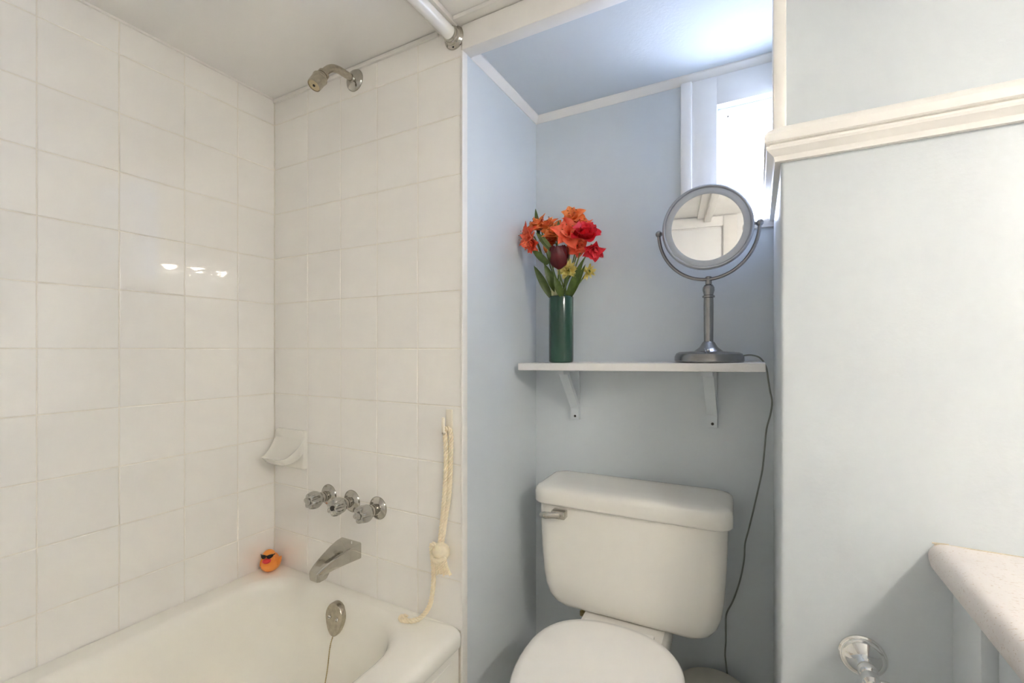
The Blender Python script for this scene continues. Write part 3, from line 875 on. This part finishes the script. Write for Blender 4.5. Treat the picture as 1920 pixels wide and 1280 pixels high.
# yellow carnations
def carnation(label, c, ax, R, seed, n=26):
    t = flower('carnation', label, c, ax)
    for i in range(n):
        rnd = random.Random(seed + i)
        lay = rnd.choice((0, 1, 1, 2, 2, 3))
        obj('petal', petal_geo(c - Vector(ax).normalized() * R * 0.5, ax, i * 2.399, R * rnd.uniform(0.75, 1.15), R * 0.20, 0.10 + 0.36 * lay + rnd.uniform(-0.2, 0.2), 0.3 + 0.42 * lay + rnd.uniform(-0.4, 0.4), 0.15, 0.45, R * 0.13, 0.001, 5, 4, seed=seed + i), 'petal_yellow', t, angle=80)
    return t
t = carnation('pale yellow frilly blossom just under the dark tulip', Vector((0.954, 0.300, 1.378)), (0.35, -0.85, -0.1), 0.036, 60)
obj('leaf', leaf_geo((0.938, 0.328, 1.300), (0.999, 0.309, 1.410), 0.0125, 0.004), 'leaf', t)
obj('leaf', leaf_geo((0.927, 0.312, 1.300), (0.914, 0.285, 1.360), 0.014, 0.004), 'leaf', t)
t = carnation('small pale yellow blossom on a thin stalk out to one side', Vector((1.000, 0.362, 1.377)), (0.75, -0.5, -0.2), 0.027, 90, 16)
obj('leaf', leaf_geo((0.945, 0.340, 1.300), (0.994, 0.336, 1.396), 0.0095, 0.003), 'leaf', t)
# pale cut stalks at the mouth of the vase
for (x, dx, r, top) in ((0.900, 0.0, 0.0062, 1.336), (0.909, 0.001, 0.0058, 1.333), (0.917, 0.002, 0.0045, 1.324)):
    t = tag(obj('flower_stalk', tube([(x, 0.328, VZ + 0.04), (x - 0.004 + dx, 0.321, 1.30), (x - 0.006 + 2 * dx, 0.318, top)], r, 10, 4), 'stem_pale', loc=(x, 0.328, VZ + 0.04)),
            'thick pale green cut stalk at the mouth of the vase', 'flower stalk', 'cut stalks in the vase mouth')

# ---- magnifying make-up mirror
MX, MY = 1.336, 0.348
MZ = shelf_z(MX) + 0.0008
mm = thing('makeup_mirror', 'round brushed nickel make-up mirror on a pedestal, standing on the shelf', 'mirror', (MX, MY, MZ))
obj('base', lathe([(0.080, MZ), (0.0845, MZ + 0.001), (0.0865, MZ + 0.004), (0.0860, MZ + 0.014), (0.0820, MZ + 0.0225), (0.0740, MZ + 0.0265), (0.036, MZ + 0.0290),
                   (0.030, MZ + 0.0340), (0.0225, MZ + 0.0400), (0.0150, MZ + 0.0530), (0.0125, MZ + 0.0550)], (MX, MY, 0), (0, 0, 1), 64), 'nickel', mm, angle=35)
obj('post', lathe([(0.0125, MZ + 0.054), (0.0118, MZ + 0.058), (0.0126, MZ + 0.150), (0.0120, MZ + 0.172), (0.0155, MZ + 0.1735), (0.0155, MZ + 0.1775), (0.0120, MZ + 0.1795), (0.0125, MZ + 0.183),
                   (0.0150, MZ + 0.192), (0.0145, MZ + 0.200), (0.0110, MZ + 0.2065), (0.0082, MZ + 0.2085), (0.0082, MZ + 0.228), (0.0065, MZ + 0.2295)], (MX, MY, 0), (0, 0, 1), 40), 'nickel', mm, angle=30)
obj('switch', sphere((MX + 0.002, MY - 0.034, MZ + 0.0315), 0.0042, 14, 8), 'chrome_bright', mm)
RC = Vector((MX - 0.004, MY - 0.008, 1.4625))
yoke_r = 0.1245
yk = []
zb = MZ + 0.2215
cz = RC.z
for k in range(41):
    a = math.radians(180 + 180 * k / 40)
    yk.append((RC.x + yoke_r * math.cos(a), MY - 0.004, cz + (cz - zb) * math.sin(a)))
obj('yoke', tube(yk, 0.0046, 12), 'nickel', mm)
for s in (-1, 1):
    pv = obj('pivot_ball', sphere((RC.x + s * yoke_r, MY - 0.004, cz), 0.0092, 18, 12), 'nickel', mm)
    obj('pivot_pin', tube([(RC.x + s * (yoke_r - 0.004), MY - 0.004, cz), (RC.x + s * 0.1085, MY - 0.006, cz)], 0.0042, 12), 'nickel', pv)
MYAW, MTILT = math.radians(4.4), math.radians(-1.0)
md = Vector((math.sin(MYAW) * math.cos(MTILT), -math.cos(MYAW) * math.cos(MTILT), math.sin(MTILT)))
fr = obj('ring_frame', lathe([(0.060, -0.030), (0.094, -0.028), (0.1035, -0.019), (0.1065, -0.006), (0.1075, 0.002), (0.1110, 0.006), (0.1128, 0.0115), (0.1118, 0.0175), (0.1085, 0.0205), (0.1060, 0.0205), (0.1040, 0.0185), (0.1030, 0.014), (0.084, 0.012)], RC, md, 72), 'nickel_light', mm, angle=35)
obj('light_ring', lathe([(0.1040, 0.0125), (0.1035, 0.0160), (0.0965, 0.0170), (0.0885, 0.0150), (0.0872, 0.0135)], RC, md, 72, caps=False), 'frost_ring', fr, angle=60, label='frosted pale light ring')
obj('mirror_glass', lathe([(0.0878, 0.0125), (0.0878, 0.0142), (0.0, 0.0142)], RC, md, 72), 'mirror_glass', fr, angle=20, label='round mirror glass')
obj('power_cord', tube([(MX + 0.075, MY + 0.036, MZ + 0.016), (MX + 0.10, MY + 0.04, MZ + 0.019), (MX + 0.122, MY + 0.036, MZ + 0.011), (1.4715, 0.385, 1.092), (1.4765, 0.395, 1.058), (1.4805, 0.402, 1.030), (1.4855, 0.405, 1.000), (1.4815, 0.408, 0.965),
                        (1.4725, 0.410, 0.925), (1.4680, 0.412, 0.87), (1.4630, 0.415, 0.815), (1.4530, 0.418, 0.760), (1.4410, 0.420, 0.698), (1.4300, 0.422, 0.645), (1.4215, 0.424, 0.605), (1.4190, 0.424, 0.560), (1.4090, 0.426, 0.500), (1.3920, 0.428, 0.440),
                        (1.3755, 0.430, 0.398), (1.3735, 0.430, 0.360), (1.3735, 0.430, 0.320), (1.3715, 0.430, 0.280), (1.3765, 0.430, 0.235), (1.385, 0.430, 0.12), (1.40, 0.425, 0.02), (1.405, 0.42, 0.004)], 0.0021, 8, 6), 'cord_grey', mm, label='thin grey power cord')

# ---- toilet
TX = 1.134
to = thing('toilet', 'white ceramic toilet with closed seat lid standing in the alcove', 'toilet', (TX, 0.30, 0))
to.rotation_euler = (0, 0, math.radians(2.2))
yb_ = 0.418
secs = [(0.396, 0.150, 0.272), (0.3985, 0.180, 0.258), (0.404, 0.200, 0.249), (0.414, 0.2165, 0.2435), (0.432, 0.2290, 0.240), (0.460, 0.2380, 0.2375), (0.500, 0.2440, 0.236), (0.56, 0.2485, 0.235), (0.63, 0.2515, 0.2345), (0.705, 0.2535, 0.234)]
tr = []
for (z, hw, yf) in secs:
    tr.append(rrect(TX - hw, TX + hw, yf, yb_ - (0.02 if z < 0.41 else 0), (0.03, 0.03, 0.040, 0.040), z, 10, 6))
tank = obj('tank', loft(tr), 'porcelain', to, angle=38)
lr = []
for (z, i, yf) in ((0.6940, 0.006, 0.2255), (0.6965, 0.002, 0.2215), (0.7010, 0.0, 0.2195), (0.7270, 0.0005, 0.2190), (0.7360, 0.0030, 0.2215), (0.7415, 0.0085, 0.2270), (0.7445, 0.018, 0.2365), (0.7462, 0.034, 0.252), (0.7468, 0.075, 0.29)):
    lr.append(rrect(TX - 0.2645 + i, TX + 0.2645 - i, yf, 0.430 - i * 0.7, (0.035, 0.035, 0.040, 0.040), z, 10, 6))
obj('tank_lid', loft(lr), 'porcelain', to, angle=60)
lv = obj('flush_lever', join(box(0.9365, 0.9765, 0.2065, 0.2345, 0.6635, 0.6855, 0.003),
                             tube([(0.962, 0.214, 0.6745), (0.940, 0.204, 0.6735), (0.920, 0.200, 0.6720), (0.906, 0.201, 0.6705)], [0.0070, 0.0062, 0.0070, 0.0040], 12, 4, 1.45)), 'chrome', to, label='chrome flush lever')
# bowl and foot
def eggring(z, hw, yf, ybk, n=48, sq=2.3, cx=TX - 0.010):
    out = []
    ym = ybk - (ybk - yf) * 0.42
    for k in range(n):
        t = 2 * PI * k / n
        c, s = math.cos(t), math.sin(t)
        e = 2.0 / sq
        x = hw * abs(c) ** e * (1 if c >= 0 else -1)
        if s >= 0: y = ym + (ybk - ym) * abs(s) ** (2.0 / 2.5)
        else: y = ym - (ym - yf) * abs(s) ** (2.0 / 2.05)
        out.append(Vector((cx + x, y, z)))
    return out
bowl_r = [eggring(0.0, 0.115, -0.10, 0.335, sq=3), eggring(0.02, 0.115, -0.10, 0.335, sq=3), eggring(0.06, 0.105, -0.085, 0.33, sq=3), eggring(0.16, 0.110, -0.10, 0.30), eggring(0.24, 0.140, -0.16, 0.26),
          eggring(0.32, 0.168, -0.215, 0.23), eggring(0.355, 0.174, -0.228, 0.215), eggring(0.376, 0.174, -0.228, 0.212), eggring(0.381, 0.168, -0.222, 0.206)]
obj('bowl', loft(bowl_r), 'porcelain', to, angle=60)
obj('bowl_deck', loft([rrect(TX - 0.118, TX + 0.108, 0.17, 0.405, 0.03, 0.31), rrect(TX - 0.122, TX + 0.112, 0.17, 0.408, 0.03, 0.380), rrect(TX - 0.118, TX + 0.108, 0.17, 0.404, 0.03, 0.386), rrect(TX - 0.112, TX + 0.102, 0.18, 0.40, 0.03, 0.398)]), 'porcelain', to)
obj('seat', loft([eggring(0.381, 0.176, -0.230, 0.203), eggring(0.384, 0.180, -0.234, 0.207), eggring(0.394, 0.180, -0.234, 0.207), eggring(0.398, 0.176, -0.230, 0.203)]), 'seat_plastic', to)
obj('seat_lid', loft([eggring(0.399, 0.178, -0.232, 0.205), eggring(0.402, 0.1825, -0.2365, 0.2095), eggring(0.410, 0.1825, -0.2365, 0.2095), eggring(0.4155, 0.177, -0.231, 0.204), eggring(0.4185, 0.162, -0.214, 0.188), eggring(0.4200, 0.12, -0.16, 0.14)]), 'seat_plastic', to, angle=60)
for s in (-1, 1):
    obj('hinge', box(TX - 0.010 + s * 0.075 - 0.018, TX - 0.010 + s * 0.075 + 0.018, 0.185, 0.222, 0.386, 0.404, 0.005), 'seat_plastic', to)
obj('tank_bolt', join(tube([(0.990, 0.330, 0.34), (0.990, 0.330, 0.400)], 0.0045, 10), tube([(0.990, 0.330, 0.34), (0.990, 0.330, 0.352)], 0.008, 6)), 'brass', to)

# ---- waste bin
bx_, by_ = 1.352, 0.318
tbn = thing('waste_bin', 'low round pale plastic bin with flat lid beside the toilet', 'bin', (bx_, by_, 0))
obj('bucket', lathe([(0.070, 0.0), (0.074, 0.003), (0.086, 0.236), (0.0, 0.237)], (bx_, by_, 0), (0, 0, 1), 48), 'bin_plastic', tbn)
obj('bin_lid', lathe([(0.086, 0.234), (0.0895, 0.235), (0.0900, 0.243), (0.0885, 0.2475), (0.080, 0.2500), (0.0, 0.2520)], (bx_, by_, 0), (0, 0, 1), 56), 'bin_plastic', tbn)

# ---- toilet paper holder
ph = thing('paper_holder', 'polished chrome toilet paper holder on the painted wall below the countertop', 'paper holder', (1.611, 0.0, 0.612))
hx, hz_ = 1.611, 0.612
obj('wall_plate', lathe([(0.0345, 0.0), (0.0345, 0.004), (0.0325, 0.0065), (0.0310, 0.0065), (0.0300, 0.0085), (0.0275, 0.0095), (0.0260, 0.0095), (0.0200, 0.016), (0.0135, 0.026), (0.0105, 0.034), (0.0090, 0.036)], (hx, 0.0004, hz_), (0, -1, 0), 48), 'chrome_bright', ph, angle=28)
obj('post', lathe([(0.0095, 0.035), (0.0130, 0.038), (0.0145, 0.046), (0.0130, 0.054), (0.0100, 0.058), (0.0125, 0.062), (0.0125, 0.078), (0.0090, 0.084), (0.0, 0.085)], (hx, 0, hz_), (0, -1, 0), 36), 'chrome_bright', ph, angle=28)
obj('bar', tube([(hx + 0.008, -0.068, hz_ - 0.002), (hx + 0.10, -0.068, hz_ - 0.002)], 0.0062, 16), 'chrome_bright', ph)

# ---- vanity
vy = -0.95
cab = thing('vanity_cabinet', 'pale blue painted vanity cabinet under the speckled countertop', 'cabinet', (2.0, -0.47, 0))
obj('carcass', box(1.752, XV - 0.001, vy + 0.02, -0.001, 0.09, 0.778, 0.001), 'cabinet_paint', cab)
obj('toe_kick', box(1.79, XV - 0.001, vy + 0.03, -0.002, 0.0, 0.095), 'cabinet_paint', cab, smooth=False)
for (a, b) in ((-0.104, -0.0005), (-0.54, -0.46), (vy + 0.02, vy + 0.09)):
    obj('stile', box(1.727, 1.753, a, b, 0.09, 0.779, 0.0015), 'cabinet_paint', cab)
for (a, b) in ((-0.46, -0.104), (vy + 0.09, -0.54)):
    obj('rail', box(1.727, 1.753, a, b, 0.09, 0.13, 0.0015), 'cabinet_paint', cab)
    d = obj('door', box(1.744, 1.758, a + 0.002, b - 0.002, 0.132, 0.770, 0.002), 'cabinet_paint', cab)
    obj('knob', lathe([(0.006, 0), (0.006, 0.012), (0.013, 0.018), (0.013, 0.024), (0.0, 0.028)], (1.744, a + 0.03, 0.60), (-1, 0, 0), 20), 'nickel', d)
ct = thing('countertop', 'speckled beige laminate countertop with rounded front edge against the painted wall', 'countertop', (2.0, -0.47, 0.78))
prof = [(XV - 0.001, 0.779), (1.712, 0.779), (1.7045, 0.7805), (1.7010, 0.785), (1.6975, 0.796), (1.6965, 0.806), (1.6985, 0.814), (1.7035, 0.8205), (1.711, 0.8245), (1.720, 0.8255), (1.745, 0.8240), (XV - 0.001, 0.8230)]
obj('slab', loft([[Vector((x, y, z)) for (x, z) in prof] for y in (vy, -0.0008)]), 'laminate', ct, angle=35)
obj('sealant_bead', tube([(1.7045, -0.001, 0.8215), (1.711, -0.001, 0.8248), (1.722, -0.001, 0.8258), (1.76, -0.001, 0.8240), (XV - 0.02, -0.001, 0.8232)], 0.0012, 6, 4), 'sealant', ct)

# ---- vanity lamp on the wall over the counter (its light falls on the scene)
mat('lit_shade', (0.9, 0.88, 0.82), 0.4, var=0.0, emit=BULB_COL, estr=3.3)
LZ = 1.765
vl = thing('vanity_light_offscreen', 'bar lamp with three lit bell shades over the vanity', 'wall lamp', (XV, -0.93, LZ))
obj('back_bar', box(XV - 0.024, XV, -1.20, -0.66, LZ + 0.055, LZ + 0.135, 0.006), 'chrome_bright', vl)
for k in range(3):
    y = -0.75 - 0.18 * k
    lx = XV - 0.105
    s_ = obj('arm', join(tube([(XV - 0.02, y, LZ + 0.100), (XV - 0.06, y, LZ + 0.108), (lx, y, LZ + 0.108)], 0.008, 12, 6), lathe([(0.020, LZ + 0.070), (0.022, LZ + 0.082), (0.020, LZ + 0.110), (0.0, LZ + 0.116)], (lx, y, 0), (0, 0, 1), 24)), 'chrome_bright', vl)
    obj('shade', lathe([(0.022, LZ + 0.080), (0.036, LZ + 0.066), (0.050, LZ + 0.030), (0.056, LZ - 0.012), (0.053, LZ - 0.012), (0.047, LZ + 0.030), (0.033, LZ + 0.064), (0.018, LZ + 0.077)], (lx, y, 0), (0, 0, 1), 20, caps=False), 'lit_shade', s_)
    obj('bulb', sphere((lx, y, LZ - 0.006), 0.0375, 14, 8), 'bulb', s_)
